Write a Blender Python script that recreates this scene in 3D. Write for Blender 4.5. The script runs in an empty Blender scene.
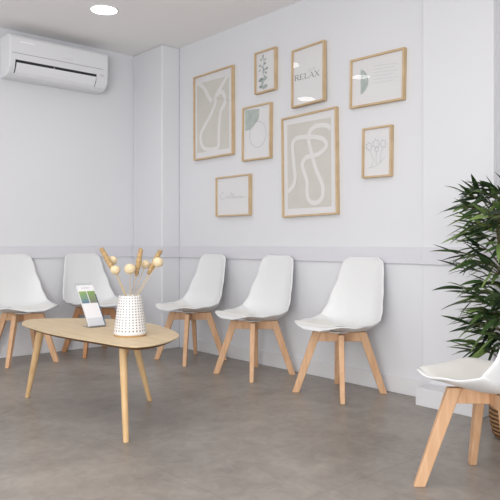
import bpy, bmesh, math, random
from mathutils import Vector, Matrix
random.seed(7)
PI = math.pi
scene = bpy.context.scene
C = scene.collection

# ------------------------------------------------------------------ camera numbers
CAM_H = 0.91; FPX = 650.0; HOR = 243.0
DX, DY = 0.6566, 0.7543            # camera right in world
FX, FY = -0.7543, 0.6566           # camera forward in world
def ray(px, py):
    a = (px - 250.0) / FPX; b = (HOR - py) / FPX
    return Vector((DX*a + FX, DY*a + FY, b))
def on_y(px, py, y):               # point of the world plane Y = y
    r = ray(px, py); t = y / r.y
    return Vector((r.x*t, y, CAM_H + r.z*t))
def on_x(px, py, x):
    r = ray(px, py); t = x / r.x
    return Vector((x, r.y*t, CAM_H + r.z*t))
def on_z(px, py, z):
    r = ray(px, py); t = (z - CAM_H) / r.z
    return Vector((r.x*t, r.y*t, z))
def at_depth(px, py, d):
    r = ray(px, py) * d
    return Vector((r.x, r.y, CAM_H + r.z))

# ------------------------------------------------------------------ materials
def srgb(r, g, b):
    def f(c):
        c /= 255.0
        return c/12.92 if c <= 0.04045 else ((c+0.055)/1.055)**2.4
    return (f(r), f(g), f(b), 1.0)
def new_mat(name):
    m = bpy.data.materials.new(name); m.use_nodes = True
    nt = m.node_tree; b = nt.nodes['Principled BSDF']
    return m, nt, b
def plain(name, col, rough=0.5, spec=0.5, metal=0.0, var=0.0, vscale=4.0, bump=0.0, bscale=60.0):
    m, nt, b = new_mat(name)
    b.inputs['Roughness'].default_value = rough
    b.inputs['Specular IOR Level'].default_value = spec
    b.inputs['Metallic'].default_value = metal
    tc = nt.nodes.new('ShaderNodeTexCoord')
    n = nt.nodes.new('ShaderNodeTexNoise'); n.inputs['Scale'].default_value = vscale; n.inputs['Detail'].default_value = 4
    nt.links.new(tc.outputs['Object'], n.inputs['Vector'])
    r = nt.nodes.new('ShaderNodeValToRGB')
    lo = tuple(max(0, c*(1-var)) for c in col[:3]) + (1,)
    hi = tuple(min(1, c*(1+var)) for c in col[:3]) + (1,)
    r.color_ramp.elements[0].position = 0.3; r.color_ramp.elements[1].position = 0.7
    r.color_ramp.elements[0].color = lo; r.color_ramp.elements[1].color = hi
    nt.links.new(n.outputs['Fac'], r.inputs['Fac']); nt.links.new(r.outputs['Color'], b.inputs['Base Color'])
    if bump > 0:
        n2 = nt.nodes.new('ShaderNodeTexNoise'); n2.inputs['Scale'].default_value = bscale; n2.inputs['Detail'].default_value = 3
        nt.links.new(tc.outputs['Object'], n2.inputs['Vector'])
        bp = nt.nodes.new('ShaderNodeBump'); bp.inputs['Strength'].default_value = bump; bp.inputs['Distance'].default_value = 0.01
        nt.links.new(n2.outputs['Fac'], bp.inputs['Height']); nt.links.new(bp.outputs['Normal'], b.inputs['Normal'])
    return m
def wood(name, dark, light, stretch=(14, 14, 1.5), rough=0.5, scale=3.0):
    m, nt, b = new_mat(name)
    b.inputs['Roughness'].default_value = rough; b.inputs['Specular IOR Level'].default_value = 0.3
    tc = nt.nodes.new('ShaderNodeTexCoord'); mp = nt.nodes.new('ShaderNodeMapping')
    mp.inputs['Scale'].default_value = stretch
    n = nt.nodes.new('ShaderNodeTexNoise'); n.inputs['Scale'].default_value = scale; n.inputs['Detail'].default_value = 6; n.inputs['Distortion'].default_value = 0.6
    r = nt.nodes.new('ShaderNodeValToRGB')
    r.color_ramp.elements[0].position = 0.3; r.color_ramp.elements[1].position = 0.7
    r.color_ramp.elements[0].color = dark; r.color_ramp.elements[1].color = light
    nt.links.new(tc.outputs['Object'], mp.inputs['Vector']); nt.links.new(mp.outputs['Vector'], n.inputs['Vector'])
    nt.links.new(n.outputs['Fac'], r.inputs['Fac']); nt.links.new(r.outputs['Color'], b.inputs['Base Color'])
    return m
def emit(name, col, s):
    m, nt, b = new_mat(name)
    b.inputs['Base Color'].default_value = col
    b.inputs['Emission Color'].default_value = col; b.inputs['Emission Strength'].default_value = s
    return m
def glass(name, rough=0.0, ior=1.45, tint=(1, 1, 1, 1), base=0.0):
    m, nt, b = new_mat(name); nt.nodes.remove(b)
    out = nt.nodes['Material Output']
    fr = nt.nodes.new('ShaderNodeFresnel'); fr.inputs['IOR'].default_value = ior
    geo = nt.nodes.new('ShaderNodeNewGeometry'); iv = nt.nodes.new('ShaderNodeMix'); iv.data_type = 'FLOAT'
    iv.inputs[2].default_value = ior; iv.inputs[3].default_value = 1.0/ior      # a thin pane: same reflectance from both faces
    nt.links.new(geo.outputs['Backfacing'], iv.inputs[0]); nt.links.new(iv.outputs[0], fr.inputs['IOR'])
    tr = nt.nodes.new('ShaderNodeBsdfTransparent'); tr.inputs['Color'].default_value = tint
    gl = nt.nodes.new('ShaderNodeBsdfGlossy'); gl.inputs['Roughness'].default_value = rough
    mx = nt.nodes.new('ShaderNodeMixShader')
    ad = nt.nodes.new('ShaderNodeMath'); ad.operation = 'ADD'; ad.inputs[1].default_value = base; ad.use_clamp = True
    nt.links.new(fr.outputs['Fac'], ad.inputs[0]); nt.links.new(ad.outputs[0], mx.inputs['Fac']); nt.links.new(tr.outputs[0], mx.inputs[1]); nt.links.new(gl.outputs[0], mx.inputs[2])
    nt.links.new(mx.outputs[0], out.inputs['Surface'])
    return m

M = {}
M['wall'] = plain('wall_paint', srgb(220, 221, 225), 0.75, 0.25, var=0.006, vscale=1.3, bump=0.02, bscale=180)
M['wall_warm'] = plain('warm_grey_paint', srgb(206, 202, 200), 0.8, 0.2, var=0.006)
M['ceiling'] = plain('ceiling_paint', srgb(244, 242, 242), 0.9, 0.1, var=0.005, vscale=0.8)
M['rail'] = plain('rail_paint', srgb(213, 213, 219), 0.5, 0.4, var=0.004)
M['skirting'] = plain('skirting_paint', srgb(222, 222, 225), 0.5, 0.4, var=0.004)
M['shell'] = plain('white_plastic', srgb(225, 226, 227), 0.38, 0.45, var=0.003)
M['pad'] = plain('off_white_leatherette', srgb(230, 228, 224), 0.5, 0.4, var=0.006, vscale=9, bump=0.03, bscale=250)
M['beech'] = wood('beech_wood', srgb(204, 160, 122), srgb(222, 182, 146))
M['beech_shaded'] = wood('shaded_beech_wood', srgb(166, 116, 76), srgb(192, 144, 104))  # same beech, darkened to put one chair's shading into the colour
M['display'] = plain('glossy_white_display', srgb(250, 250, 250), 0.2, 0.6, var=0.002)
M['oak'] = wood('pale_oak_top', srgb(200, 177, 141), srgb(214, 193, 158), stretch=(1.2, 12, 12), rough=0.45)
M['oak_leg'] = wood('pale_oak_leg', srgb(204, 168, 122), srgb(222, 188, 142))
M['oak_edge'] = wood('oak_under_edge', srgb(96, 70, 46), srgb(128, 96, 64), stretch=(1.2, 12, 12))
M['frame'] = wood('frame_wood', srgb(194, 168, 132), srgb(208, 184, 150), stretch=(4, 4, 4), rough=0.55)
M['paper'] = plain('white_paper', srgb(227, 226, 228), 0.8, 0.2, var=0.003)
M['beige_print'] = plain('beige_print', srgb(208, 205, 198), 0.85, 0.1, var=0.025, vscale=9)
M['white_ink'] = plain('white_stroke', srgb(228, 226, 225), 0.85, 0.1, var=0.004)
M['green_wash'] = plain('green_wash', srgb(178, 188, 183), 0.85, 0.1, var=0.14, vscale=16)
M['leaf_ink'] = plain('leaf_ink', srgb(174, 183, 180), 0.85, 0.1, var=0.14, vscale=30)
M['dark_leaf_ink'] = plain('dark_leaf_ink', srgb(150, 160, 158), 0.85, 0.1, var=0.2, vscale=40)
M['grey_ink'] = plain('grey_ink', srgb(126, 126, 129), 0.85, 0.1, var=0.05)
M['pale_ink'] = plain('pale_ink', srgb(192, 192, 195), 0.85, 0.1, var=0.03)
M['faint_ink'] = plain('faint_ink', srgb(208, 207, 210), 0.85, 0.1, var=0.01)
M['glass'] = glass('picture_glass', base=0.04)
M['acrylic'] = glass('clear_acrylic', 0.05, 1.45, (0.95, 0.96, 0.97, 1))
M['ac_white'] = plain('air_conditioner_plastic', srgb(226, 227, 230), 0.35, 0.45, var=0.003)
M['ac_flap'] = plain('flap_plastic', srgb(230, 231, 235), 0.4, 0.4, var=0.003)
M['dark'] = plain('dark_slot', srgb(44, 46, 50), 0.6, 0.3, var=0.1)
M['seam'] = plain('seam_grey', srgb(150, 150, 154), 0.6, 0.3, var=0.03)
M['silver'] = plain('silver_badge', srgb(212, 214, 218), 0.3, 0.5, metal=0.3, var=0.02)
M['lamp_trim'] = plain('lamp_trim_white', srgb(235, 235, 235), 0.5, 0.4, var=0.003)
M['lamp'] = emit('lamp_glow', (1.0, 0.985, 0.96, 1), 5.0)
M['stalk'] = plain('straw_stalk', srgb(202, 178, 138), 0.8, 0.2, var=0.12, vscale=40)
M['spike'] = plain('dry_seed_head', srgb(190, 160, 118), 0.9, 0.1, var=0.3, vscale=140, bump=0.5, bscale=300)
M['pom'] = plain('cream_pompom', srgb(224, 206, 172), 0.9, 0.1, var=0.09, vscale=90, bump=0.4, bscale=160)
M['clay'] = plain('raw_clay', srgb(196, 160, 118), 0.8, 0.2, var=0.08, vscale=30)
M['cane'] = plain('plant_cane', srgb(96, 88, 58), 0.8, 0.2, var=0.25, vscale=40)
M['soil'] = plain('dark_soil', srgb(58, 46, 36), 0.95, 0.1, var=0.3, vscale=50)
M['leaflet_blue'] = plain('leaflet_edge_blue', srgb(78, 88, 112), 0.6, 0.3, var=0.1)

def basket_mat():
    m, nt, b = new_mat('woven_basket')
    b.inputs['Roughness'].default_value = 0.8
    tc = nt.nodes.new('ShaderNodeTexCoord')
    w = nt.nodes.new('ShaderNodeTexWave'); w.wave_type = 'BANDS'; w.bands_direction = 'Z'
    w.inputs['Scale'].default_value = 16; w.inputs['Distortion'].default_value = 2.5; w.inputs['Detail'].default_value = 2
    r = nt.nodes.new('ShaderNodeValToRGB')
    r.color_ramp.elements[0].color = srgb(96, 66, 40); r.color_ramp.elements[1].color = srgb(176, 134, 92)
    nt.links.new(tc.outputs['Object'], w.inputs['Vector']); nt.links.new(w.outputs['Fac'], r.inputs['Fac'])
    nt.links.new(r.outputs['Color'], b.inputs['Base Color'])
    bp = nt.nodes.new('ShaderNodeBump'); bp.inputs['Strength'].default_value = 0.8; bp.inputs['Distance'].default_value = 0.01
    nt.links.new(w.outputs['Fac'], bp.inputs['Height']); nt.links.new(bp.outputs['Normal'], b.inputs['Normal'])
    return m
M['basket'] = basket_mat()

def vase_mat():
    m, nt, b = new_mat('dotted_white_ceramic')
    b.inputs['Roughness'].default_value = 0.55
    uv = nt.nodes.new('ShaderNodeUVMap'); uv.uv_map = 'UVMap'
    sep = nt.nodes.new('ShaderNodeSeparateXYZ'); nt.links.new(uv.outputs['UV'], sep.inputs[0])
    def mth(op, a, bb=None):
        n = nt.nodes.new('ShaderNodeMath'); n.operation = op
        for i, v in enumerate((a, bb)):
            if v is None: continue
            if isinstance(v, (int, float)): n.inputs[i].default_value = v
            else: nt.links.new(v, n.inputs[i])
        return n.outputs[0]
    def cell(o, k):
        return mth('ABSOLUTE', mth('SUBTRACT', mth('FRACT', mth('MULTIPLY', o, k)), 0.5))
    d = mth('MAXIMUM', cell(sep.outputs[0], 27), cell(sep.outputs[1], 13))
    inside = mth('LESS_THAN', d, 0.2)
    inside = mth('MULTIPLY', inside, mth('GREATER_THAN', sep.outputs[1], 0.001))
    mix = nt.nodes.new('ShaderNodeMix'); mix.data_type = 'RGBA'
    mix.inputs[6].default_value = srgb(228, 226, 225); mix.inputs[7].default_value = srgb(112, 108, 108)
    nt.links.new(inside, mix.inputs[0]); nt.links.new(mix.outputs[2], b.inputs['Base Color'])
    return m
M['vase'] = vase_mat()

def floor_mat():
    m, nt, b = new_mat('concrete_look_tile')
    tc = nt.nodes.new('ShaderNodeTexCoord')
    mp = nt.nodes.new('ShaderNodeMapping'); mp.inputs['Location'].default_value = (2.513, -1.445, 0); nt.links.new(tc.outputs['Object'], mp.inputs['Vector'])
    n1 = nt.nodes.new('ShaderNodeTexNoise'); n1.inputs['Scale'].default_value = 1.7; n1.inputs['Detail'].default_value = 9; n1.inputs['Roughness'].default_value = 0.62; n1.inputs['Distortion'].default_value = 0.4
    n2 = nt.nodes.new('ShaderNodeTexNoise'); n2.inputs['Scale'].default_value = 11; n2.inputs['Detail'].default_value = 8; n2.inputs['Roughness'].default_value = 0.7; n2.inputs['Distortion'].default_value = 1.0
    nt.links.new(mp.outputs[0], n1.inputs['Vector']); nt.links.new(mp.outputs[0], n2.inputs['Vector'])
    mx = nt.nodes.new('ShaderNodeMix'); mx.data_type = 'FLOAT'; mx.inputs[0].default_value = 0.4
    nt.links.new(n1.outputs['Fac'], mx.inputs[2]); nt.links.new(n2.outputs['Fac'], mx.inputs[3])
    r = nt.nodes.new('ShaderNodeValToRGB')
    r.color_ramp.elements[0].position = 0.34; r.color_ramp.elements[1].position = 0.66
    r.color_ramp.elements[0].color = srgb(120, 113, 106); r.color_ramp.elements[1].color = srgb(166, 158, 151)
    nt.links.new(mx.outputs[0], r.inputs['Fac'])
    br = nt.nodes.new('ShaderNodeTexBrick'); br.offset = 0.0
    br.inputs['Scale'].default_value = 1.0; br.inputs['Brick Width'].default_value = 0.9; br.inputs['Row Height'].default_value = 0.9
    br.inputs['Mortar Size'].default_value = 0.003; br.inputs['Mortar Smooth'].default_value = 0.3
    br.inputs['Color1'].default_value = (1, 1, 1, 1); br.inputs['Color2'].default_value = (0.93, 0.93, 0.93, 1); br.inputs['Mortar'].default_value = (0.84, 0.82, 0.80, 1)
    nt.links.new(mp.outputs[0], br.inputs['Vector'])
    mu = nt.nodes.new('ShaderNodeMix'); mu.data_type = 'RGBA'; mu.blend_type = 'MULTIPLY'; mu.inputs[0].default_value = 1.0
    nt.links.new(r.outputs['Color'], mu.inputs[6]); nt.links.new(br.outputs['Color'], mu.inputs[7])
    nt.links.new(mu.outputs[2], b.inputs['Base Color'])
    b.inputs['Roughness'].default_value = 0.36; b.inputs['Specular IOR Level'].default_value = 0.4
    bp = nt.nodes.new('ShaderNodeBump'); bp.inputs['Strength'].default_value = 0.04; bp.inputs['Distance'].default_value = 0.01
    nt.links.new(n2.outputs['Fac'], bp.inputs['Height']); nt.links.new(bp.outputs['Normal'], b.inputs['Normal'])
    return m
M['floor'] = floor_mat()

def leaf_mat():
    m, nt, b = new_mat('leaf_green')
    at = nt.nodes.new('ShaderNodeAttribute'); at.attribute_name = 'shade'
    r = nt.nodes.new('ShaderNodeValToRGB')
    r.color_ramp.elements[0].color = srgb(30, 44, 30); r.color_ramp.elements[1].color = srgb(128, 152, 88)
    e = r.color_ramp.elements.new(0.55); e.color = srgb(60, 84, 44)
    nt.links.new(at.outputs['Fac'], r.inputs['Fac']); nt.links.new(r.outputs['Color'], b.inputs['Base Color'])
    b.inputs['Roughness'].default_value = 0.42; b.inputs['Specular IOR Level'].default_value = 0.4
    return m
M['leaf'] = leaf_mat()

# ------------------------------------------------------------------ mesh helpers
def obj(name, bm, mat, parent=None, smooth=False, bevel=0.0, seg=2, recalc=True):
    if recalc: bmesh.ops.recalc_face_normals(bm, faces=bm.faces)
    me = bpy.data.meshes.new(name); bm.to_mesh(me); bm.free()
    if smooth:
        for p in me.polygons: p.use_smooth = True
    o = bpy.data.objects.new(name, me); C.objects.link(o)
    for mm in (mat if isinstance(mat, (list, tuple)) else [mat]): me.materials.append(mm)
    if parent is not None: o.parent = parent
    if bevel > 0:
        md = o.modifiers.new('bevel', 'BEVEL'); md.width = bevel; md.segments = seg; md.limit_method = 'ANGLE'; md.angle_limit = math.radians(35)
    return o
def box(bm, x0, x1, y0, y1, z0, z1, mat=None):
    v = [bm.verts.new(p) for p in ((x0,y0,z0),(x1,y0,z0),(x1,y1,z0),(x0,y1,z0),(x0,y0,z1),(x1,y0,z1),(x1,y1,z1),(x0,y1,z1))]
    if mat is not None: v = [setattr(q, 'co', mat @ q.co) or q for q in v]
    for f in ((0,3,2,1),(4,5,6,7),(0,1,5,4),(1,2,6,5),(2,3,7,6),(3,0,4,7)): bm.faces.new([v[i] for i in f])
def prism(bm, pts, axis, a0, a1):
    """pts: list of 2D points; extruded along axis ('x','y','z') from a0 to a1"""
    def P(p, a):
        return {'x': (a, p[0], p[1]), 'y': (p[0], a, p[1]), 'z': (p[0], p[1], a)}[axis]
    A = [bm.verts.new(P(p, a0)) for p in pts]; B = [bm.verts.new(P(p, a1)) for p in pts]
    n = len(pts)
    bm.faces.new(A); bm.faces.new(B[::-1])
    for i in range(n): bm.faces.new((A[i], A[(i+1) % n], B[(i+1) % n], B[i]))
def tube(bm, pts, rads, n=12, cap=True):
    rings = []
    for i, p in enumerate(pts):
        a = Vector(pts[max(0, i-1)]); c = Vector(pts[min(len(pts)-1, i+1)])
        d = (c - a).normalized()
        up = Vector((0, 0, 1)) if abs(d.z) < 0.95 else Vector((1, 0, 0))
        s = d.cross(up).normalized(); t = s.cross(d)
        rings.append([bm.verts.new(Vector(p) + (s*math.cos(2*PI*k/n) + t*math.sin(2*PI*k/n))*rads[i]) for k in range(n)])
    for i in range(len(rings)-1):
        for k in range(n): bm.faces.new((rings[i][k], rings[i][(k+1) % n], rings[i+1][(k+1) % n], rings[i+1][k]))
    if cap: bm.faces.new(rings[0][::-1]); bm.faces.new(rings[-1])
def lathe(bm, prof, n=48, uv=False, v_range=None):
    layer = bm.loops.layers.uv.new('UVMap') if uv else None
    rings = [[bm.verts.new((r*math.cos(2*PI*k/n), r*math.sin(2*PI*k/n), z)) for k in range(n)] for r, z in prof]
    for i in range(len(rings)-1):
        for k in range(n):
            f = bm.faces.new((rings[i][k], rings[i][(k+1) % n], rings[i+1][(k+1) % n], rings[i+1][k]))
            if uv:
                for lp, (kk, ii) in zip(f.loops, ((k, i), (k+1, i), (k+1, i+1), (k, i+1))):
                    lp[layer].uv = (kk/n, v_range[ii])
    return rings
def spline(pts, per=8, closed=False):
    P = [Vector(p) for p in pts]; n = len(P); out = []
    rng = range(n) if closed else range(n-1)
    for i in rng:
        if closed: p0, p1, p2, p3 = P[(i-1) % n], P[i], P[(i+1) % n], P[(i+2) % n]
        else: p0, p1, p2, p3 = P[max(i-1, 0)], P[i], P[i+1], P[min(i+2, n-1)]
        for k in range(per):
            t = k/per
            out.append(0.5*((2*p1) + (p2-p0)*t + (2*p0-5*p1+4*p2-p3)*t*t + (3*p1-p0-3*p2+p3)*t**3))
    if not closed: out.append(P[-1])
    return out
def lerp_table(tab, v):
    for (a, x), (b, y) in zip(tab, tab[1:]):
        if v <= b:
            t = (v-a)/(b-a) if b > a else 0
            t = t*t*(3-2*t)
            return x + (y-x)*t
    return tab[-1][1]
def thing(name, label, cat, loc=(0, 0, 0), rotz=0.0, group=None):
    o = bpy.data.objects.new(name, None); C.objects.link(o)
    o.empty_display_size = 0.05
    o.location = loc; o.rotation_euler = (0, 0, rotz); o['label'] = label; o['category'] = cat
    if group: o['group'] = group
    return o
def tag(o, label, cat, group=None):
    o['label'] = label; o['category'] = cat
    if group: o['group'] = group
    return o
def struct(name, bm, mat, bevel=0.0):
    o = obj(name, bm, mat, bevel=bevel); o['kind'] = 'structure'; return o
def dup(root, loc, rotz, label=None):
    r = root.copy(); C.objects.link(r); r.location = loc; r.rotation_euler = (0, 0, rotz)
    if label: r['label'] = label
    for ch in list(root.children):
        c = ch.copy(); C.objects.link(c); c.parent = r
        for g in ch.children:
            d = g.copy(); C.objects.link(d); d.parent = c
    return r

# ------------------------------------------------------------------ room
XA, YB, H = -5.18, 3.275, 2.615
COLX, COLY = -4.70, 3.09          # corner column
PX0, PX1, PY = -2.195, -1.755, 3.243   # shallow pilaster on the right
b = bmesh.new(); box(b, XA-0.3, 2.6, -5.2, YB+0.5, -0.12, 0); struct('floor', b, M['floor'])
b = bmesh.new(); box(b, XA-0.3, 2.6, -5.2, YB+0.5, H, H+0.12); struct('ceiling', b, M['ceiling'])
b = bmesh.new(); box(b, XA-0.15, XA, -5.2, YB+0.15, 0, H); struct('wall_left', b, M['wall'])
b = bmesh.new(); box(b, XA, PX1, YB, YB+0.15, 0, H); struct('wall_back', b, M['wall'])
b = bmesh.new(); box(b, XA, COLX, COLY, YB, 0, H); struct('wall_corner', b, M['wall'], bevel=0.012)
b = bmesh.new(); box(b, PX0, PX1, PY, YB, 0, H); struct('wall_right', b, M['wall'], bevel=0.004)
b = bmesh.new(); box(b, PX1, 2.6, YB+0.06, YB+0.15, 0, H); struct('wall_end', b, M['wall_warm'])
# protective rail board
RZ0, RZ1, RT = 0.785, 0.886, 0.014
def rail(name, x0, x1, y0, y1):
    bb = bmesh.new(); box(bb, x0, x1, y0, y1, RZ0, RZ1); struct(name, bb, M['rail'], bevel=0.003)
rail('trim_1', XA, XA+RT, -5.2, COLY-RT)
rail('trim_2', XA, COLX+RT, COLY-RT, COLY)
rail('trim_3', COLX, COLX+RT, COLY, YB-RT)
rail('trim_4', COLX, PX0, YB-RT, YB)
rail('trim_5', PX0, PX1, PY-RT, PY)
# skirting
BZ, BT = 0.1, 0.014
def skirt(name, x0, x1, y0, y1, z=BZ):
    bb = bmesh.new(); box(bb, x0, x1, y0, y1, 0, z); struct(name, bb, M['skirting'], bevel=0.003)
skirt('baseboard_left', XA, XA+BT, -5.2, COLY-BT)
skirt('baseboard_corner', XA, COLX+BT, COLY-BT, COLY)
skirt('baseboard_column', COLX, COLX+BT, COLY, YB-BT)
skirt('baseboard_back', COLX+BT, PX0+0.01, YB-BT, YB)
skirt('baseboard_right', PX0+0.05, PX1, 3.10, PY)

# ------------------------------------------------------------------ chairs
SEAT_PROF = [(-0.246, 0.398), (-0.239, 0.418), (-0.19, 0.430), (-0.11, 0.404), (-0.01, 0.386), (0.08, 0.382), (0.145, 0.406),
             (0.172, 0.465), (0.188, 0.54), (0.203, 0.63), (0.217, 0.72), (0.228, 0.79), (0.232, 0.822)]
def shell_grid():
    prof = spline([(p[0], p[1], 0) for p in SEAT_PROF], per=6)
    L = [0]
    for a, c in zip(prof, prof[1:]): L.append(L[-1] + (c-a).length)
    tot = L[-1]
    def P(v):
        s = v*tot
        for i in range(len(L)-1):
            if s <= L[i+1] + 1e-9:
                t = (s-L[i])/(L[i+1]-L[i]); p = prof[i].lerp(prof[i+1], t)
                return p
        return prof[-1]
    def N(v):
        a = P(max(0, v-0.02)); c = P(min(1, v+0.02)); d = (c-a).normalized()
        return Vector((-d.y, d.x, 0))
    W = [(0, .205), (.12, .232), (.28, .242), (.42, .24), (.54, .233), (.70, .208), (.85, .18), (1, .158)]
    K = [(0, .0), (.12, .014), (.28, .050), (.42, .074), (.52, .08), (.65, .052), (.85, .022), (1, .010)]
    return P, N, W, K
P_, N_, W_, K_ = shell_grid()
def shell_point(u, v, off=0.0):
    w = lerp_table(W_, v)
    if v < 0.20:
        t = (0.20-v)/0.20; w *= (1 - t**2.3)**(1/2.3) if t < 1 else 0
        w = max(w, 0.07)
    if v > 0.955:
        t = (v-0.955)/0.045; w *= max(0.0, (1 - t**2.4))**(1/2.4) if t < 1 else 0
        w = max(w, 0.118)
    p = P_(v); n = N_(v); k = lerp_table(K_, v)
    q = p + n*(k*abs(u)**3.0 + off)
    return Vector((u*w, q.x, q.y))
def vsamples():
    a = [0, .006, .018, .036, .06, .09, .125]
    m = [.16 + i*(.90-.16)/26 for i in range(27)]
    z = [.925, .945, .96, .973, .984, .993, 1.0]
    return a + m + z
def make_chair(label):
    t = thing('dining_chair', label, 'chair', group='white bucket chairs on wooden legs')
    b = bmesh.new(); NU = 20; VS = vsamples()
    g = [[b.verts.new(shell_point(-1 + 2*i/NU, v)) for i in range(NU+1)] for v in VS]
    for j in range(len(VS)-1):
        for i in range(NU): b.faces.new((g[j][i], g[j][i+1], g[j+1][i+1], g[j+1][i]))
    o = obj('seat_shell', b, M['shell'], t, smooth=True)
    # make sure normals look toward the sitter, so thickness grows outward
    me = o.data
    if me.polygons[len(me.polygons)//4].normal.z < 0: me.flip_normals()
    md = o.modifiers.new('thick', 'SOLIDIFY'); md.thickness = 0.011; md.offset = -1
    md = o.modifiers.new('sub', 'SUBSURF'); md.levels = 1; md.render_levels = 1
    # pad on the seat
    b = bmesh.new(); NU = 16
    vs = [.045 + .40*i/18 for i in range(19)]
    g = []
    for j, v in enumerate(vs):
        tv = (v-.045)/.40
        row = []
        for i in range(NU+1):
            u = -1 + 2*i/NU
            e = min(1, 1-abs(u)) ; ev = min(tv, 1-tv)
            h = 0.007*min(1, (e/0.14))**0.5 * min(1, ev/0.08)**0.5 + 0.0008
            sq = 0.90*(1 - 0.18*max(0, (tv-0.75)/0.25)**2)
            row.append(b.verts.new(shell_point(u*sq, v, h)))
        g.append(row)
    for j in range(len(vs)-1):
        for i in range(NU): b.faces.new((g[j][i], g[j][i+1], g[j+1][i+1], g[j+1][i]))
    o = obj('seat_pad', b, M['pad'], t, smooth=True)
    o['label'] = 'off-white seat pad'
    # legs: flat tapered planks set on the diagonals
    for k in range(4):
        a = PI/4 + k*PI/2
        R = Matrix.Rotation(a, 4, 'Z')
        b = bmesh.new()
        top = [(0.110, 0.3725), (0.162, 0.3725)]; bot = [(0.244, 0.0), (0.286, 0.0)]
        v = []
        for (r0, z0), (r1, z1), th in ((bot[0], bot[1], 0.0135), (top[0], top[1], 0.0175)):
            v += [b.verts.new(R @ Vector(q)) for q in ((r0, -th, z0), (r1, -th, z0), (r1, th, z0), (r0, th, z0))]
        for f in ((0, 3, 2, 1), (4, 5, 6, 7), (0, 1, 5, 4), (1, 2, 6, 5), (2, 3, 7, 6), (3, 0, 4, 7)): b.faces.new([v[i] for i in f])
        obj('leg', b, M['beech'], t, bevel=0.004)
    for k, (hw) in enumerate((0.0112, 0.0108)):
        R = Matrix.Rotation(PI/4 + k*PI/2, 4, 'Z')
        b = bmesh.new(); box(b, -0.14, 0.14, -hw, hw, 0.314, 0.3695 + 0.0006*k, R)
        obj('cross_brace', b, M['beech'], t, bevel=0.002)
    b = bmesh.new(); tube(b, [(0, 0, 0.3695), (0, 0, 0.376)], [0.06, 0.06], 24)
    o = obj('seat_mount', b, M['shell'], t)
    return t
chair_specs = [  # x, y, rot (0 faces -Y)
    (-2.62, 3.0, 0.0, 'white bucket chair against the back wall, nearest the potted plant, rightmost of three'),
    (-3.385, 2.985, 0.0, 'white bucket chair against the back wall, middle one of the three'),
    (-4.125, 2.975, 0.0, 'white bucket chair beside the corner column, first of three along the back wall'),
    (-4.918, 2.575, PI/2, 'white bucket chair against the left wall, partly behind the brochure stand and dried flowers'),
    (-4.918, 1.965, PI/2, 'white bucket chair at far left beneath the air conditioner, cut by the photo edge'),
    (-1.232, 2.262, -PI/2, 'white bucket chair in the right foreground, side-on in front of the plant basket'),
]
chair0 = make_chair(chair_specs[0][3])
chair0.location = (chair_specs[0][0], chair_specs[0][1], 0)
for (x, y, rz, lab) in chair_specs[1:]:
    c = dup(chair0, (x, y, 0), rz, lab)
    if 'brochure' in lab:      # shade on this chair's frame is painted in as darker beech
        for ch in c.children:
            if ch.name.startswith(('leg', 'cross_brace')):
                ch.material_slots[0].link = 'OBJECT'; ch.material_slots[0].material = M['beech_shaded']

# ------------------------------------------------------------------ coffee table
TZ = 0.45
out_px = [(22, 323), (24.5, 325.6), (42, 331.2), (64, 336), (100, 342), (124, 345.8), (140, 346.3), (158, 344), (172, 340), (179, 335.8),
          (174, 331), (163, 326.8), (147, 323), (124, 320), (100, 318.6), (75, 318.2), (50, 318.4), (34, 319), (26, 320.3)]
outl = [on_z(px, py, TZ) for px, py in out_px]
cen = sum(outl, Vector((0, 0, 0)))/len(outl); cen.z = 0
t = thing('coffee_table', 'low pebble-shaped pale oak coffee table on three tapered legs, holding the vase', 'table', (cen.x, cen.y, 0))
sp = spline([(p.x-cen.x, p.y-cen.y, 0) for p in outl], per=6, closed=True)
b = bmesh.new()
def ring(scale, z): return [b.verts.new((p.x*scale, p.y*scale*(1 if scale == 1 else scale), z)) for p in sp]
def ring_in(d, z):
    n = len(sp); r = []
    for i in range(n):
        tan = (sp[(i+1) % n]-sp[i-1]).normalized(); nor = Vector((-tan.y, tan.x, 0))
        if nor.dot(sp[i]) > 0: nor = -nor
        q = sp[i] + nor*d
        r.append(b.verts.new((q.x, q.y, z)))
    return r
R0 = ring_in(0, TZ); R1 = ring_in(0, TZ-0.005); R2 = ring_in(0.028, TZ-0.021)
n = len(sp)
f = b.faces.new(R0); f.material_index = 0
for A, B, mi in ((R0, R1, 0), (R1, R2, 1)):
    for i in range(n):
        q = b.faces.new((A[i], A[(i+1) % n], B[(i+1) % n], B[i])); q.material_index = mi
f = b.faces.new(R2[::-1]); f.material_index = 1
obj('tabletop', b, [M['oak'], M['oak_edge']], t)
for top_px, (fx, fy), top_r in ((None, (27.3, 397.5), 0.0245), ((122.9, 344.5), (126, 442), 0.0195), (None, (150, 401), 0.0215)):
    fo = on_z(fx, fy, 0)
    # top lies under the board, pulled from the foot towards the middle
    inward = (Vector((cen.x, cen.y, 0)) - fo); 
    tp = fo + inward.normalized()*0.13; tp.z = TZ-0.0205
    if top_px: tp = on_z(top_px[0], top_px[1], TZ-0.0205)
    loc = [fo - cen, tp - cen]
    b = bmesh.new()
    tube(b, [loc[0], loc[0].lerp(loc[1], .5), loc[1]], [0.0135, (0.0135+top_r)/2, top_r], 18)
    for v in b.verts:
        if v.co.z < 0.02: v.co.z = 0.0
        elif v.co.z > TZ-0.04: v.co.z = TZ-0.0205
    obj('leg', b, M['oak_leg'], t, smooth=False, bevel=0.002)

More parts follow.
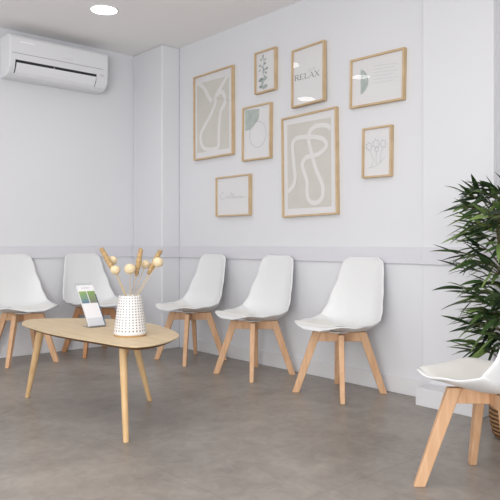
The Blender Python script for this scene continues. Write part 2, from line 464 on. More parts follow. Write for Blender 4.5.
# ------------------------------------------------------------------ vase with dried stems
vb = on_z(130.2, 335.4, TZ); VX, VY = vb.x, vb.y
t = thing('vase', 'white conical vase with rows of small grey dots on coffee table', 'vase', (VX, VY, TZ))
VH = 0.200
b = bmesh.new()
prof = [(0.001, 0.004), (0.074, 0.004), (0.080, 0.010), (0.0805, 0.016), (0.079, 0.03), (0.058, VH-0.006), (0.056, VH), (0.052, VH), (0.05, VH-0.01), (0.066, 0.03), (0.001, 0.02)]
vr = [0, 0, 0, 0, 0.035, 0.99, 0, 0, 0, 0, 0]
# finer wall so the dot rows follow the cone
pr, vv = [], []
for i, (p, v) in enumerate(zip(prof, vr)): pr.append(p); vv.append(v)
lathe(b, pr, 60, True, vv)
obj('body', b, M['vase'], t, smooth=False)
b = bmesh.new(); tube(b, [(0, 0, 0), (0, 0, 0.0085)], [0.0775, 0.0805], 48)
obj('base_rim', b, M['clay'], t)['label'] = 'bare tan clay foot'
vd = (Vector((VX, VY, 0)).dot(Vector((FX, FY, 0))))
def stem_path(px, py, d, bx, side):
    top = at_depth(px, py, d)
    mouth = at_depth(bx, 297, vd + side)
    base = mouth + (mouth-top).normalized()*0.10
    return base, mouth, top
def bent(b0, m0, t0, bow=0.006):
    return [b0, m0, m0.lerp(t0, .5) + Vector((0, 0, -bow)), t0]
spikes = [((101, 248), (115.5, 274), 126, 0.0, 'dried seed-head stem leaning far left in the dotted vase'),
          ((141, 248.5), (136, 276.5), 130.5, -0.015, 'dried seed-head stem standing nearly upright in the middle of the vase'),
          ((160.5, 250.5), (148, 274.5), 135.5, 0.015, 'dried seed-head stem leaning right with dark tip in the vase')]
for (tpx, bpx, mx, side, lab) in spikes:
    d = vd + side
    tp = at_depth(*tpx, d); bp = at_depth(*bpx, d); mouth = at_depth(mx, 297, vd + side*0.5)
    base = mouth + (mouth-bp).normalized()*0.11
    th = thing('dried_seed_head', lab, 'dried flower', base, group='dried stems in the vase')
    b = bmesh.new(); tube(b, [mouth*0+ (q-base) for q in (base, mouth, bp, bp.lerp(tp, .3))], [.0022, .002, .0018, .0015], 6)
    obj('stalk', b, M['stalk'], th)
    b = bmesh.new(); axis = tp-bp; L = axis.length; axis.normalize()
    n = 14
    pts = [bp-base + axis*L*i/n for i in range(n+1)]
    rr = [0.003 + 0.0105*math.sin(min(1, (i+1)/n*1.15)*PI*0.72)**0.7*(0.88 + 0.24*((i*7) % 3)/2) for i in range(n+1)]
    rr[-1] = 0.005
    tube(b, pts, rr, 12)
    s1 = axis.orthogonal().normalized(); s2 = axis.cross(s1)
    for i in range(110):     # little husks along the head
        f = random.uniform(0.0, 0.98); a = random.uniform(0, 2*PI)
        rd = s1*math.cos(a) + s2*math.sin(a); p = bp-base + axis*L*f + rd*0.009
        q = p + axis*0.014 + rd*0.005; w = axis.cross(rd)*0.0028
        v = [b.verts.new(x) for x in (p-w, p+w, q)]; b.faces.new(v)
    obj('seed_head', b, M['spike'], th, recalc=False)
poms = [((112.5, 260.5), 0.0235, 126, 0.046, 'cream ball flower on the left, upper of the two beside the leaning seed head'),
        ((115.3, 270), 0.0240, 127, -0.046, 'cream ball flower on the left, lower of the two beside the leaning seed head'),
        ((130, 269), 0.0275, 130, -0.056, 'cream ball flower in the middle of the bunch, left of the upright seed head'),
        ((145.3, 264.5), 0.0235, 133.5, 0.055, 'cream ball flower between the upright and the right-leaning seed heads'),
        ((158, 262.3), 0.0265, 137, -0.028, 'cream ball flower farthest right in the vase')]
for (cpx, r, mx, side, lab) in poms:
    d = vd + side
    c = at_depth(*cpx, d); mouth = at_depth(mx, 297, vd + side*0.5)
    base = mouth + (mouth-c).normalized()*0.11
    th = thing('dried_ball_flower', lab, 'dried flower', base, group='dried stems in the vase')
    b = bmesh.new(); tube(b, [q-base for q in (base, mouth, c)], [.0022, .002, .0016], 6)
    obj('stalk', b, M['stalk'], th)
    b = bmesh.new(); bmesh.ops.create_icosphere(b, subdivisions=4, radius=r)
    for v in b.verts:
        nn = v.co.normalized()
        k = 1 + 0.07*math.sin(9*nn.x+2)*math.sin(8*nn.y)*math.sin(7*nn.z+1) + random.uniform(-0.03, 0.03)
        v.co = Vector((v.co.x*k, v.co.y*k, v.co.z*k*0.93)) + (c-base)
    obj('flower_head', b, M['pom'], th, smooth=True)

# ------------------------------------------------------------------ brochure stand and leaflet
e = Vector((0.0, 1.0, 0)).normalized()      # along its width
back = Vector((-e.y, e.x, 0))                  # direction it leans to
pr_ = on_z(106.4, 326.3, TZ); Wd = 0.105
ctr = pr_ - e*Wd/2; lean = math.radians(36)
ez = (Vector((0, 0, 1))*math.cos(lean) + back*math.sin(lean)).normalized()
en = e.cross(ez).normalized()
if en.dot(back) > 0: en = -en                  # faces away from lean
stm = Matrix((( e.x, en.x, ez.x), (e.y, en.y, ez.y), (e.z, en.z, ez.z))).to_4x4()
t = thing('leaflet_holder', 'clear acrylic leaflet holder leaning back on the coffee table', 'leaflet holder', (ctr.x, ctr.y, TZ))
def slab(x0, x1, y0, y1, z0, z1, m, bm_mat=stm, lift=0.003):
    bb = bmesh.new(); box(bb, x0, x1, y0, y1, z0, z1, Matrix.Translation((0, 0, lift)) @ bm_mat); return bb
obj('back_plate', slab(-Wd/2, Wd/2, -0.012, -0.010, 0.004, 0.29, None), M['acrylic'], t)
obj('front_lip', slab(-Wd/2, Wd/2, 0.010, 0.012, 0.0, 0.05, None), M['acrylic'], t)
b = bmesh.new()
for s in (-1, 1):
    pass
fb = back*0.09
q = [ -e*Wd/2 + Vector((0, 0, .002)), e*Wd/2 + Vector((0, 0, .002)), e*Wd/2 + fb + Vector((0, 0, .002)), -e*Wd/2 + fb + Vector((0, 0, .002))]
v0 = [b.verts.new(p - back*0.012 if i < 2 else p) for i, p in enumerate(q)]; v1 = [b.verts.new(v.co + Vector((0, 0, -0.002))) for v in v0]
b.faces.new(v0); b.faces.new(v1[::-1])
for i in range(4): b.faces.new((v0[i], v0[(i+1) % 4], v1[(i+1) % 4], v1[i]))
obj('foot_plate', b, M['acrylic'], t)
t = thing('leaflet', 'white leaflet with a strip of green landscape pictures, held in the acrylic holder', 'leaflet', (ctr.x, ctr.y, TZ))
Lw = 0.098
obj('sheet', slab(-Lw/2, Lw/2, -0.008, 0.002, 0.006, 0.268, None), M['paper'], t)
obj('edge_fold', slab(Lw/2-0.004, Lw/2+0.0016, -0.0085, 0.0032, 0.006, 0.205, None), M['leaflet_blue'], t)['label'] = 'dark blue side fold'
def photo_mat(name, top, bot):
    m, nt, bs = new_mat(name)
    tc = nt.nodes.new('ShaderNodeTexCoord'); sp_ = nt.nodes.new('ShaderNodeSeparateXYZ'); r = nt.nodes.new('ShaderNodeValToRGB')
    ns = nt.nodes.new('ShaderNodeTexNoise'); ns.inputs['Scale'].default_value = 40
    nt.links.new(tc.outputs['Object'], ns.inputs['Vector'])
    nt.links.new(tc.outputs['Generated'], sp_.inputs[0])
    ad = nt.nodes.new('ShaderNodeMath'); ad.operation = 'MULTIPLY_ADD'; ad.inputs[1].default_value = 0.5
    nt.links.new(ns.outputs['Fac'], ad.inputs[0]); 
    sb = nt.nodes.new('ShaderNodeMath'); sb.operation = 'SUBTRACT'; sb.inputs[1].default_value = 0.25
    nt.links.new(sp_.outputs[2], sb.inputs[0]); nt.links.new(sb.outputs[0], ad.inputs[2])
    r.color_ramp.elements[0].color = bot; r.color_ramp.elements[1].color = top
    nt.links.new(ad.outputs[0], r.inputs['Fac']); nt.links.new(r.outputs['Color'], bs.inputs['Base Color'])
    return m
pm1 = photo_mat('landscape_blue', srgb(140, 168, 96), srgb(96, 124, 148))
pm2 = photo_mat('landscape_green', srgb(128, 158, 90), srgb(120, 122, 112))
obj('picture', slab(-Lw/2+.001, -0.003, 0.002, 0.0026, 0.15, 0.228, None), pm1, t)
obj('picture', slab(0.002, Lw/2-.001, 0.002, 0.0026, 0.15, 0.228, None), pm2, t)
obj('masthead', slab(-0.025, 0.022, 0.002, 0.0024, 0.247, 0.253, None), M['pale_ink'], t)

# ------------------------------------------------------------------ air conditioner
t = thing('air_conditioner', 'white split air conditioner mounted high on the left wall', 'air conditioner', (XA, 1.885, 2.21))
AL = 0.845
def acp(pts): return [(p[0], p[1]) for p in pts]
body = [(0.002, 0.0), (0.115, 0.0), (0.165, 0.022), (0.193, 0.06), (0.203, 0.12), (0.205, 0.29), (0.195, 0.312), (0.17, 0.322), (0.002, 0.322)]
b = bmesh.new(); prism(b, body, 'y', 0, AL)
obj('casing', b, M['ac_white'], t, bevel=0.012, seg=3)
# curved lower recess, flap and lines follow the front profile
def strip(pts, y0, y1, off, mat, name, th=0.002, lab=None):
    bb = bmesh.new(); P = []
    for i, p in enumerate(pts):
        a = pts[max(0, i-1)]; c = pts[min(len(pts)-1, i+1)]
        d = Vector((c[0]-a[0], c[1]-a[1])).normalized(); nn = Vector((d.y, -d.x))
        P.append((Vector(p)+nn*off, Vector(p)+nn*(off-th)))
    loop = [q[0] for q in P] + [q[1] for q in P[::-1]]
    prism(bb, [(q.x, q.y) for q in loop], 'y', y0, y1)
    o = obj(name, bb, mat, t, bevel=0.0008, seg=1)
    if lab: o['label'] = lab
    return o
strip([(0.165, 0.022), (0.193, 0.06), (0.203, 0.12)], 0.045, AL-0.11, 0.0015, M['dark'], 'air_outlet', lab='dark air outlet slot')
strip([(0.150, 0.014), (0.176, 0.036), (0.197, 0.070), (0.207, 0.098)], 0.052, AL-0.117, 0.006, M['ac_flap'], 'flap', th=0.003)
strip([(0.2045, 0.169), (0.205, 0.1725)], 0.02, AL-0.05, 0.0008, M['seam'], 'panel_seam')
strip([(0.205, 0.2), (0.205, 0.205)], AL*0.52, AL*0.62, 0.0008, M['silver'], 'badge')
strip([(0.2047, 0.258), (0.205, 0.268)], 0.08, 0.2, 0.0008, M['display'], 'display_window')
strip([(0.204, 0.128), (0.2035, 0.108)], AL-0.075, AL-0.045, 0.0008, M['silver'], 'indicator_panel')
b = bmesh.new(); box(b, 0.199, 0.2105, AL*0.42, AL*0.43, 0.090, 0.110); obj('flap_hinge', b, M['seam'], t)

# ------------------------------------------------------------------ downlights
def downlight(x, y, label):
    t = thing('ceiling_downlight', label, 'ceiling light', (x, y, H), group='round ceiling downlights')
    b = bmesh.new()
    lathe(b, [(0.094, -0.0005), (0.108, -0.0005), (0.108, -0.003), (0.1, -0.006), (0.094, -0.006), (0.094, -0.0005)], 40)
    obj('trim_ring', b, M['lamp_trim'], t)
    b = bmesh.new(); tube(b, [(0, 0, -0.0045), (0, 0, -0.001)], [0.0938, 0.0938], 40)
    obj('lens', b, M['lamp'], t)
    return t
LAMP = on_z(104, 9.5, H)
downlight(LAMP.x, LAMP.y, 'round glowing recessed ceiling downlight near the air conditioner')
downlight(-4.28, 1.27, 'round ceiling downlight seen only as reflection in the half-leaf picture glass')

downlight(-4.98, 1.36, 'round ceiling downlight seen only as lower reflection in the RELAX picture glass')
# ------------------------------------------------------------------ pictures
FD = 0.032; FRONT = YB-0.003-FD
PRINT_Y = FD-0.012      # local, measured towards the wall
def picture(label, tl, tr, br, bl, fw, mat_px=0.0):
    """corner pixels of the frame (right ones on the outer edge at the wall)"""
    a = on_y(*tl, FRONT); d = on_y(*bl, FRONT); bq = on_y(*tr, FRONT+FD); c = on_y(*br, FRONT+FD)
    x0 = (a.x+d.x)/2; x1 = (bq.x+c.x)/2
    sl = ((bq.z-a.z) + (c.z-d.z))/2/(x1-x0)
    w = x1-x0; h = ((a.z-d.z) + (bq.z-c.z))/2
    cx = (x0+x1)/2; cz = (a.z+bq.z+c.z+d.z)/4
    t = thing('picture_frame', label, 'picture', (cx, FRONT+FD+0.0025, cz), group='framed prints on the back wall')
    t.rotation_euler = (0, -math.atan(sl), 0)
    print('PIC %s  c=(%.3f,%.3f) w=%.3f h=%.3f tilt=%.2f' % (label[:30], cx, cz, w, h, math.degrees(math.atan(sl))))
    b = bmesh.new()
    o_ = [(-w/2, -h/2), (w/2, -h/2), (w/2, h/2), (-w/2, h/2)]; i_ = [(-w/2+fw, -h/2+fw), (w/2-fw, -h/2+fw), (w/2-fw, h/2-fw), (-w/2+fw, h/2-fw)]
    V = {}
    for nm, L in (('o', o_), ('i', i_)):
        for y in (-FD, 0):
            V[nm, y] = [b.verts.new((p[0], y, p[1])) for p in L]
    for k in range(4):
        j = (k+1) % 4
        b.faces.new((V['o', -FD][k], V['o', -FD][j], V['i', -FD][j], V['i', -FD][k]))
        b.faces.new((V['o', 0][j], V['o', 0][k], V['i', 0][k], V['i', 0][j]))
        b.faces.new((V['o', -FD][j], V['o', -FD][k], V['o', 0][k], V['o', 0][j]))
        b.faces.new((V['i', -FD][k], V['i', -FD][j], V['i', 0][j], V['i', 0][k]))
    obj('frame', b, M['frame'], t, bevel=0.001, seg=1)
    b = bmesh.new(); box(b, -w/2+fw, w/2-fw, -0.0165, -0.003, -h/2+fw, h/2-fw)
    mt = obj('paper', b, M['paper'], t)
    b = bmesh.new(); gy = -FD+0.006
    b.faces.new([b.verts.new(q) for q in ((-w/2+fw, gy, -h/2+fw), (w/2-fw, gy, -h/2+fw), (w/2-fw, gy, h/2-fw), (-w/2+fw, gy, h/2-fw))])
    obj('glass_pane', b, M['glass'], t, recalc=False)
    inv = Matrix.Rotation(math.atan(sl), 4, 'Y') @ Matrix.Translation((-cx, 0, -cz))
    def loc(px, py):
        q = inv @ on_y(px, py, FRONT+FD-0.017); return Vector((q.x, q.z))
    return t, mt, w, h, loc
PL = -0.0170
def flat(name, pts, y, mat, parent):
    b = bmesh.new(); vs = [b.verts.new((p[0], y, p[1])) for p in pts]; b.faces.new(vs)
    bmesh.ops.triangulate(b, faces=b.faces)
    for f in b.faces:
        if f.normal.y > 0: f.normal_flip()
    return obj(name, b, mat, parent, recalc=False)
def ribbon_into(b, pts, width, y, per=6, smooth=True, taper=False):
    P = spline([(p[0], p[1], 0) for p in pts], per=per) if smooth else [Vector((p[0], p[1], 0)) for p in pts]
    prev = None; n = len(P)
    for i in range(n):
        d = (P[min(i+1, n-1)]-P[max(i-1, 0)]).normalized(); nn = Vector((-d.y, d.x, 0))*width/2
        if taper: nn *= max(0.15, math.sin(PI*i/(n-1)))
        yy = y - 0.00001*i
        a = b.verts.new((P[i].x+nn.x, yy, P[i].y+nn.y)); c = b.verts.new((P[i].x-nn.x, yy, P[i].y-nn.y))
        if prev: b.faces.new((prev[0], a, c, prev[1]))
        prev = (a, c)
def ribbons(name, strokes, width, mat, parent, y=PL-0.0006, smooth=True, taper=False):
    b = bmesh.new()
    for s in strokes: ribbon_into(b, s, width, y, smooth=smooth, taper=taper)
    return obj(name, b, mat, parent)

# 1 tall abstract on the far left
t, mt, w, h, loc = picture('tall oak-framed beige abstract print with white looping vase lines, leftmost of the wall pictures',
    (193, 77.6), (235, 64.8), (234.8, 154.8), (192.6, 160.4), 0.012)
def c4(x, y): return loc(180 + x/4.17, 50 + y/4.17)
pr1 = flat('print', [c4(71, 142), c4(203, 106), c4(204, 409), c4(71, 430)], PL, M['beige_print'], t)
ribbons('brush_line', [[c4(72, 136), c4(100, 160), c4(118, 195), c4(131, 214)],
    [c4(200, 104), c4(185, 128), c4(168, 158), c4(150, 190), c4(143, 230), c4(125, 275), c4(100, 320), c4(87, 350), c4(87, 385), c4(100, 410), c4(125, 415), c4(150, 411), c4(160, 400),
     c4(161, 360), c4(163, 310), c4(170, 255), c4(186, 222), c4(186, 195), c4(178, 178), c4(165, 176), c4(152, 190)]], 0.034, M['white_ink'], pr1)
# 2 small botanical
t, mt, w, h, loc = picture('smallest upper oak-framed print of grey-green leafy sprigs',
    (253.8, 53), (278, 47), (277.4, 89.8), (253.8, 94.6), 0.011)
def c8(x, y): return loc(235 + x/8.33, 40 + y/8.33)
b = bmesh.new()
ribbon_into(b, [c8(215, 400), c8(240, 330), c8(232, 250), c8(240, 190), c8(228, 130)], 0.004, PL-0.0002)
obj('stem', b, M['dark_leaf_ink'], t)
def leafblob(b, x, y, a, L, W, yy):
    d = Vector((math.cos(a), math.sin(a))); nn = Vector((-d.y, d.x)); c = Vector((x, y))
    pts = [c - d*L/2, c - d*L*.2 + nn*W/2, c + d*L*.2 + nn*W*.45, c + d*L/2, c + d*L*.2 - nn*W*.45, c - d*L*.2 - nn*W/2]
    b.faces.new([b.verts.new((p.x, yy, p.y)) for p in pts])
b = bmesh.new(); b2 = bmesh.new()
k = 0
for (x, y, a, L) in ((232, 135, 100, 26), (215, 165, 150, 26), (250, 160, 30, 24), (245, 195, 10, 28), (205, 215, 170, 30), (225, 225, 120, 26), (262, 235, 20, 30), (235, 262, 80, 30),
                     (205, 255, 200, 24), (255, 270, -40, 26), (245, 300, -60, 22), (250, 320, 20, 44), (215, 333, 190, 50), (225, 365, 60, 40), (250, 385, 10, 50), (215, 390, 170, 40), (235, 395, 90, 30), (228, 150, 60, 22), (240, 245, 150, 24)):
    q = c8(x, y); leafblob(b2 if k % 3 == 0 else b, q.x, q.y, math.radians(a), L/8.33/150*1.5, L/8.33/150*0.75, PL-0.0004-0.00002*k); k += 1
obj('leaves', b, M['leaf_ink'], t); obj('dark_leaves', b2, M['dark_leaf_ink'], t)
# 3 RELAX
t, mt, w, h, loc = picture('oak-framed white typographic print reading RELAX',
    (291.2, 51), (327, 40.4), (327.6, 101.2), (292, 108.6), 0.011)
t.rotation_euler.x = math.radians(-1.8); t.location.y -= 0.0085
bl = loc(295.6, 81.3); br = loc(320.4, 75.6)
ux = (br-bl).normalized(); uy = Vector((-ux.y, ux.x)); LW = (br-bl).length; LH = 0.038
b = bmesh.new()
def quad(b, pts, yy=PL-0.0004): b.faces.new([b.verts.new((p.x, yy, p.y)) for p in pts])
def stroke(x0, y0, x1, y1, th):
    a = bl + ux*x0 + uy*y0; c = bl + ux*x1 + uy*y1; d = (c-a).normalized(); nn = Vector((-d.y, d.x))*th/2
    quad(b, [a+nn, c+nn, c-nn, a-nn])
TK, TN = 0.0058, 0.0024
cw = LW/5
def serif(x, y, s=0.0085): stroke(x-s, y, x+s, y, TN)
# R
x = 0.1*cw
stroke(x, 0, x, LH, TK); serif(x, 0.001); serif(x-0.001, LH-0.001)
arc = [(x, LH-0.0012)] + [(x+0.35*cw + 0.26*cw*math.sin(a), LH*0.74 + LH*0.24*math.cos(a)) for a in [PI*i/8 for i in range(9)]] + [(x, LH*0.5)]
for p, q in zip(arc, arc[1:]): stroke(p[0], p[1], q[0], q[1], 0.0034)
stroke(x+0.28*cw, LH*0.5, x+0.72*cw, 0, TK); serif(x+0.74*cw, 0.001, 0.006)
# E
x = 1.12*cw
stroke(x, 0, x, LH, TK); serif(x, 0.001); 
for yy, l in ((0.0012, .62), (LH*.5, .45), (LH-0.0012, .58)): stroke(x-0.006, yy, x+l*cw, yy, TN)
stroke(x+.62*cw, 0, x+.62*cw, LH*.22, TN); stroke(x+.58*cw, LH, x+.58*cw, LH*.8, TN)
# L
x = 2.1*cw
stroke(x, 0, x, LH, TK); serif(x, LH-0.001); stroke(x-0.006, 0.0012, x+.62*cw, 0.0012, TN); stroke(x+.62*cw, 0, x+.62*cw, LH*.26, TN)
# A
x = 3.35*cw
stroke(x-.42*cw, 0, x, LH, TN); stroke(x+.42*cw, 0, x, LH, TK); stroke(x-.26*cw, LH*.36, x+.26*cw, LH*.36, TN); serif(x-.42*cw, 0.001, .006); serif(x+.42*cw, 0.001, .006)
# X
x = 4.45*cw
stroke(x-.36*cw, LH, x+.38*cw, 0, TK); stroke(x+.34*cw, LH, x-.38*cw, 0, TN)
for sx, sy in ((-.36, LH-.001), (.34, LH-.001), (.38, .001), (-.38, .001)): serif(x+sx*cw, sy, .006)
for i, f in enumerate(b.faces):
    for v in f.verts: v.co.y -= 0.000012*i
obj('lettering', b, M['grey_ink'], t)
# small handwritten word above
b = bmesh.new()
o0 = bl + ux*LW*0.53 + uy*LH*1.28
def hw(pts): ribbon_into(b, [o0 + ux*p[0] + uy*p[1] for p in pts], 0.0026, PL-0.0005)
hw([(0.010, .020), (0.009, .002), (0.003, -.007), (-0.002, -.003)])
hw([(0.018, .013), (0.018, .003), (0.023, .001), (0.029, .004), (0.030, .013), (0.030, .004), (0.034, .001)])
hw([(0.047, .012), (0.042, .011), (0.043, .007), (0.048, .005), (0.046, .001), (0.040, .001)])
hw([(0.060, .021), (0.058, .006), (0.061, .001), (0.066, .003)]); hw([(0.053, .013), (0.067, .014)])
obj('small_word', b, M['pale_ink'], t)
# 4 watercolour
t, mt, w, h, loc = picture('oak-framed print with green wash corner and thin oval line, beneath the leafy sprig picture',
    (241.5, 108.4), (273.2, 101.8), (272.4, 158.6), (241.2, 161), 0.011)
def c7(x, y): return loc(230 + x/7.14, 95 + y/7.14)
b_ = [c7(107, 108), c7(150, 104), c7(208, 97), c7(207, 130), c7(204, 165), c7(190, 188), c7(168, 212), c7(150, 240), c7(130, 252), c7(108, 256)]
flat('green_wash', b_, PL, M['green_wash'], t)
ov = [c7(198 + 59*math.cos(a) , 280 - 10*math.cos(a) + 92*math.sin(a)) for a in [2*PI*i/24 for i in range(25)]]
ribbons('oval_line', [ov], 0.0045, M['pale_ink'], t)
# 5 script
t, mt, w, h, loc = picture('nearly square oak-framed white print with faint handwritten word, lowest on the wall',
    (215, 177.6), (252.2, 173.8), (251.8, 215.2), (214.9, 216.8), 0.011)
def cs(x, y): return loc(214 + x/12.5, 180 + y/12.5)
ribbons('script_word', [[cs(118, 172), cs(105, 155), cs(88, 172), cs(78, 205), cs(82, 235), cs(105, 240), cs(135, 222)],
    [cs(145, 188), cs(147, 222), cs(165, 228), cs(175, 190), cs(176, 225), cs(190, 222)],
    [cs(190, 222), cs(212, 190), cs(218, 160), cs(208, 165), cs(205, 215), cs(216, 226)],
    [cs(216, 226), cs(232, 190), cs(238, 165), cs(232, 215), cs(242, 225), cs(250, 200), cs(254, 222), cs(270, 222), cs(276, 198), cs(280, 221), cs(300, 217)],
    [cs(226, 186), cs(250, 183)],
    [cs(300, 217), cs(306, 198), cs(314, 204), cs(318, 218), cs(332, 212), cs(342, 200), cs(332, 200), cs(332, 218), cs(350, 216), cs(390, 208)]], 0.0038, M['pale_ink'], t)
# 6 large abstract
t, mt, w, h, loc = picture('largest oak-framed beige abstract print with a single white looping line',
    (280.9, 118.8), (339, 106.4), (339.4, 214.4), (281.3, 217.4), 0.012)
pr6 = flat('print', [loc(286.9, 125), loc(330.6, 117.2), loc(331.4, 206.4), loc(287.6, 209)], PL, M['beige_print'], t)
st = [(330.4, 128.5), (327.5, 125.9), (322.6, 125), (315.6, 126.2), (310, 130.8), (308.4, 139), (310.7, 150.4), (314, 163), (316.6, 171), (320.4, 179.8), (322.9, 188.6), (321.4, 198.4), (314.6, 203), (308.6, 199.8),
      (306.9, 191.4), (307, 181.6), (304.2, 172.5), (302.2, 164.4), (305.4, 158), (311, 156), (317.6, 154.4), (324, 149.4), (326.4, 144), (322.6, 138.8), (314.2, 136.8), (303, 137), (295.6, 139), (292.6, 144.8), (293.2, 156), (294.4, 169), (295.2, 177), (293.4, 185.4), (288, 192)]
ribbons('brush_line', [[loc(*p) for p in st]], 0.031, M['white_ink'], pr6)
# 7 half leaf, landscape format
t, mt, w, h, loc = picture('landscape-format oak-framed white print with a grey-green half leaf, rightmost in the upper row',
    (349.3, 60.4), (406.4, 47.6), (406.4, 100.2), (349.1, 108.4), 0.012)
def cl(x, y): return loc(343 + x/7.14, 40 + y/7.14)
flat('half_leaf', [cl(124, 210), cl(124, 390), cl(140, 380), cl(160, 356), cl(175, 325), cl(180, 295), cl(176, 262), cl(162, 233), cl(146, 216)], PL, M['leaf_ink'], t)
ribbons('faint_lines', [[cl(215, 190 + 24*k - 4), cl(300, 182 + 24*k - 8), cl(395 - 30*(k % 2), 172 + 24*k - 8)] for k in range(6)], 0.003, M['faint_ink'], t)
# 8 line drawing
t, mt, w, h, loc = picture('small oak-framed pale line drawing, beneath the half-leaf picture',
    (361.6, 128.6), (393.8, 124.8), (393.2, 176.4), (361.2, 178.2), 0.011)
def cd(x, y): return loc(350 + x/7.14, 115 + y/7.14)
S = []
for (x, y, r) in ((135, 225, 24), (185, 205, 26), (235, 205, 24), (190, 245, 16)):
    S.append([cd(x + r*(1-.35*(i % 2))*math.cos(2*PI*i/14), y + r*1.35*(1-.35*(i % 2))*math.sin(2*PI*i/14)) for i in range(15)])
S += [[cd(140, 255), cd(165, 320), cd(150, 370)], [cd(188, 262), cd(184, 310), cd(186, 350)], [cd(232, 235), cd(215, 300), cd(218, 345)], [cd(125, 380), cd(190, 360), cd(245, 300)]]
ribbons('line_drawing', S, 0.0034, M['pale_ink'], t)

# ------------------------------------------------------------------ potted plant
PXc, PYc = -1.44, 2.95
t = thing('potted_plant', 'tall leafy artificial bamboo-like plant in a woven basket at the right edge', 'plant', (PXc, PYc, 0))
b = bmesh.new()
lathe(b, [(0.001, 0.0), (0.125, 0.0), (0.145, 0.02), (0.16, 0.1), (0.158, 0.19), (0.15, 0.26), (0.155, 0.268), (0.146, 0.272), (0.14, 0.262), (0.145, 0.22), (0.001, 0.22)], 40)
obj('basket', b, M['basket'], t, smooth=True)
b = bmesh.new(); tube(b, [(0, 0, 0.2205), (0, 0, 0.235)], [0.138, 0.138], 30); obj('soil', b, M['soil'], t)
rnd = random.Random(11)
canes = []; bc = bmesh.new()
for k in range(7):
    a = 2*PI*k/7 + 0.3; r0 = 0.05; r1 = 0.13 if k else 0.02
    zt = rnd.uniform(0.95, 1.15)
    pts = [Vector((r0*math.cos(a), r0*math.sin(a), 0.23)), Vector((0.7*r1*math.cos(a), 0.7*r1*math.sin(a), 0.6*zt)), Vector((r1*math.cos(a), r1*math.sin(a), zt))]
    canes.append(pts); tube(bc, spline(pts, 5), [0.0075]*11, 8)
leafs = bmesh.new(); shade = leafs.verts.layers.float.new('shade')
def leaf(base, d, L, W, sh, droop, twist):
    d = d.normalized(); up = Vector((0, 0, 1))
    s = d.cross(up)
    if s.length < 0.05: s = Vector((1, 0, 0))
    s.normalize(); s = Matrix.Rotation(twist, 3, d) @ s
    nseg = 6; prev = None
    pos = base.copy(); dd = d.copy()
    for i in range(nseg+1):
        f = i/nseg
        wd = W*0.5*(math.sin(PI*min(1, (0.12+0.88*f))**0.75)**0.8) if i < nseg else 0.0004
        mid = pos + s.cross(dd)*(-wd*0.35)
        row = [leafs.verts.new(pos + s*wd), leafs.verts.new(mid), leafs.verts.new(pos - s*wd)]
        for v in row: v[shade] = max(0, min(1, sh + 0.08*f))
        if prev:
            leafs.faces.new((prev[0], row[0], row[1], prev[1])); leafs.faces.new((prev[1], row[1], row[2], prev[2]))
        prev = row
        dd = (dd + Vector((0, 0, -droop/nseg))).normalized(); pos = pos + dd*L/nseg
org = Vector((PXc, PYc, 0))
def keep(p):      # stay clear of the wall and of the ceiling
    return p.y + PYc < PY-0.02
def twig(start, tip, n):
    """a twig from a cane to tip with a fan of leaves at its end"""
    mid = start.lerp(tip, .5) + Vector((0, 0, 0.03))
    tube(bc, [start, mid, tip], [0.0035, 0.0028, 0.0018], 6)
    d = (tip-mid).normalized()
    for k in range(n):
        f = 0.45 + 0.55*k/(n-1)
        p = mid.lerp(tip, (f-0.45)/0.55)
        side = (-1 if k % 2 else 1)
        az = side*rnd.uniform(0.2, 0.85)*(1.25-f*.9)
        dir_ = Matrix.Rotation(az, 3, 'Z') @ d
        dir_.z += rnd.uniform(-0.55, 0.55)
        L = rnd.uniform(0.10, 0.155)
        if not keep(p + dir_.normalized()*L): dir_.y = -abs(dir_.y)*0.4
        sh = rnd.choice((0.08, 0.15, 0.3, 0.45, 0.6, 0.8, 0.95))*rnd.uniform(.75, 1.1)
        leaf(p, dir_, L, rnd.uniform(0.018, 0.027), sh, rnd.uniform(0.1, 0.6), rnd.uniform(-0.8, 0.8))
# boughs reaching out of the left side, as seen in the photo (pixel of the bough end, depth)
ends = [((476, 190), 2.95), ((462, 203), 2.98), ((455, 206), 2.85), ((466, 222), 2.8), ((470, 232), 3.0), ((458, 252), 2.9), ((455, 260), 2.78), ((462, 268), 3.02),
        ((456, 289), 2.86), ((462, 283), 2.72), ((468, 300), 2.95), ((472, 312), 2.8), ((470, 324), 2.9), ((466, 336), 2.76), ((464, 348), 2.86), ((474, 350), 2.98), ((460, 352), 2.74), ((478, 340), 2.7),
        ((484, 200), 3.05), ((484, 216), 2.78), ((486, 186), 2.9), ((482, 243), 2.7), ((480, 272), 2.75), ((484, 296), 2.68), ((484, 258), 2.95), ((482, 228), 2.9), ((486, 320), 2.72), ((488, 335), 2.9), ((478, 284), 2.98), ((476, 246), 3.02), ((490, 305), 2.8), ((490, 210), 2.7), ((492, 275), 2.66), ((492, 240), 2.66), ((474, 262), 2.84), ((476, 214), 2.9), ((494, 190), 2.8), ((494, 345), 2.7), ((480, 308), 2.88)]
ends += [((477, 190), 2.86), ((470, 196), 2.92), ((487, 194), 2.8), ((462, 320), 2.8), ((458, 345), 2.8)]
for (px, d) in ends:
    tip = at_depth(px[0], px[1], d) - org
    tip.y = max(tip.y, 2.62-PYc)
    cn = min(canes, key=lambda c: (Vector((c[1].x, c[1].y)) - Vector((tip.x, tip.y))).length)
    zz = max(0.3, min(1.15, tip.z-0.10)); f = (zz-0.23)/(cn[2].z-0.23); f = max(0, min(1, f))
    st_ = cn[0].lerp(cn[2], f)
    twig(st_, tip, 6)
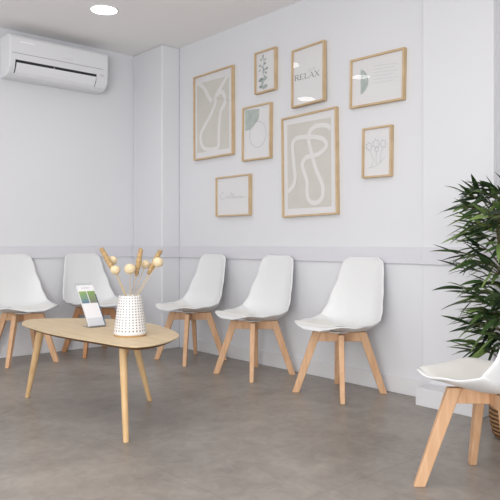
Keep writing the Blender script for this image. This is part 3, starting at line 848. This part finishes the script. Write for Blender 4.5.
for i in range(52):     # the rest of the crown
    a = rnd.uniform(0, 2*PI); z = rnd.uniform(0.48, 1.17); r = rnd.uniform(0.10, 0.30)
    tip = Vector((r*math.cos(a), r*math.sin(a), z))
    if not keep(tip + Vector((0, 0.08, 0))): continue
    cn = rnd.choice(canes); f = max(0, min(1, (z-0.1-0.23)/(cn[2].z-0.23)))
    twig(cn[0].lerp(cn[2], f), tip, 6)
obj('canes', bc, M['cane'], t, smooth=True)
obj('foliage', leafs, M['leaf'], t, smooth=True, recalc=False)

# ------------------------------------------------------------------ light
w = bpy.data.worlds.new('world'); scene.world = w; w.use_nodes = True
bg = w.node_tree.nodes['Background']; bg.inputs['Color'].default_value = (0.96, 0.98, 1.0, 1); bg.inputs['Strength'].default_value = 1.0
def area(name, loc, target, sx, sy, power, col=(1, 1, 1)):
    L = bpy.data.lights.new(name, 'AREA'); L.shape = 'RECTANGLE'; L.size = sx; L.size_y = sy; L.energy = power; L.color = col
    o = bpy.data.objects.new(name, L); C.objects.link(o); o.location = loc
    o.rotation_euler = (Vector(target)-Vector(loc)).to_track_quat('-Z', 'Y').to_euler()
    return o
area('window_daylight', (1.6, -2.6, 1.6), (-3.0, 2.2, 1.1), 3.4, 2.2, 100, (0.97, 0.985, 1.0))
area('ceiling_wash', (-1.6, 0.4, H-0.03), (-1.6, 0.4, 0), 2.7, 2.4, 40, (1.0, 0.985, 0.965))
area('added_ceiling_fill', (-0.4, -1.4, 0.9), (-2.6, 0.9, H), 2.0, 2.0, 60, (1.0, 0.99, 0.98))  # unseen fill, added to lift the ceiling and walls
for x, y in ((LAMP.x, LAMP.y), (-4.28, 1.27)):
    L = bpy.data.lights.new('downlight_lamp', 'SPOT'); L.energy = 16; L.spot_size = math.radians(140); L.spot_blend = 1.0; L.shadow_soft_size = 0.09
    o = bpy.data.objects.new('downlight_lamp', L); C.objects.link(o); o.location = (x, y, H-0.02)

# ------------------------------------------------------------------ camera
cam = bpy.data.cameras.new('camera'); cam.sensor_width = 36; cam.lens = FPX/500*36; cam.shift_y = -(250-HOR)/500
co = bpy.data.objects.new('camera', cam); C.objects.link(co)
co.location = (0, 0, CAM_H); co.rotation_euler = (PI/2, 0, math.atan2(-FX, FY))
scene.camera = co
scene.view_settings.view_transform = 'Standard'
scene.view_settings.look = 'None'
scene.view_settings.exposure = 0.0
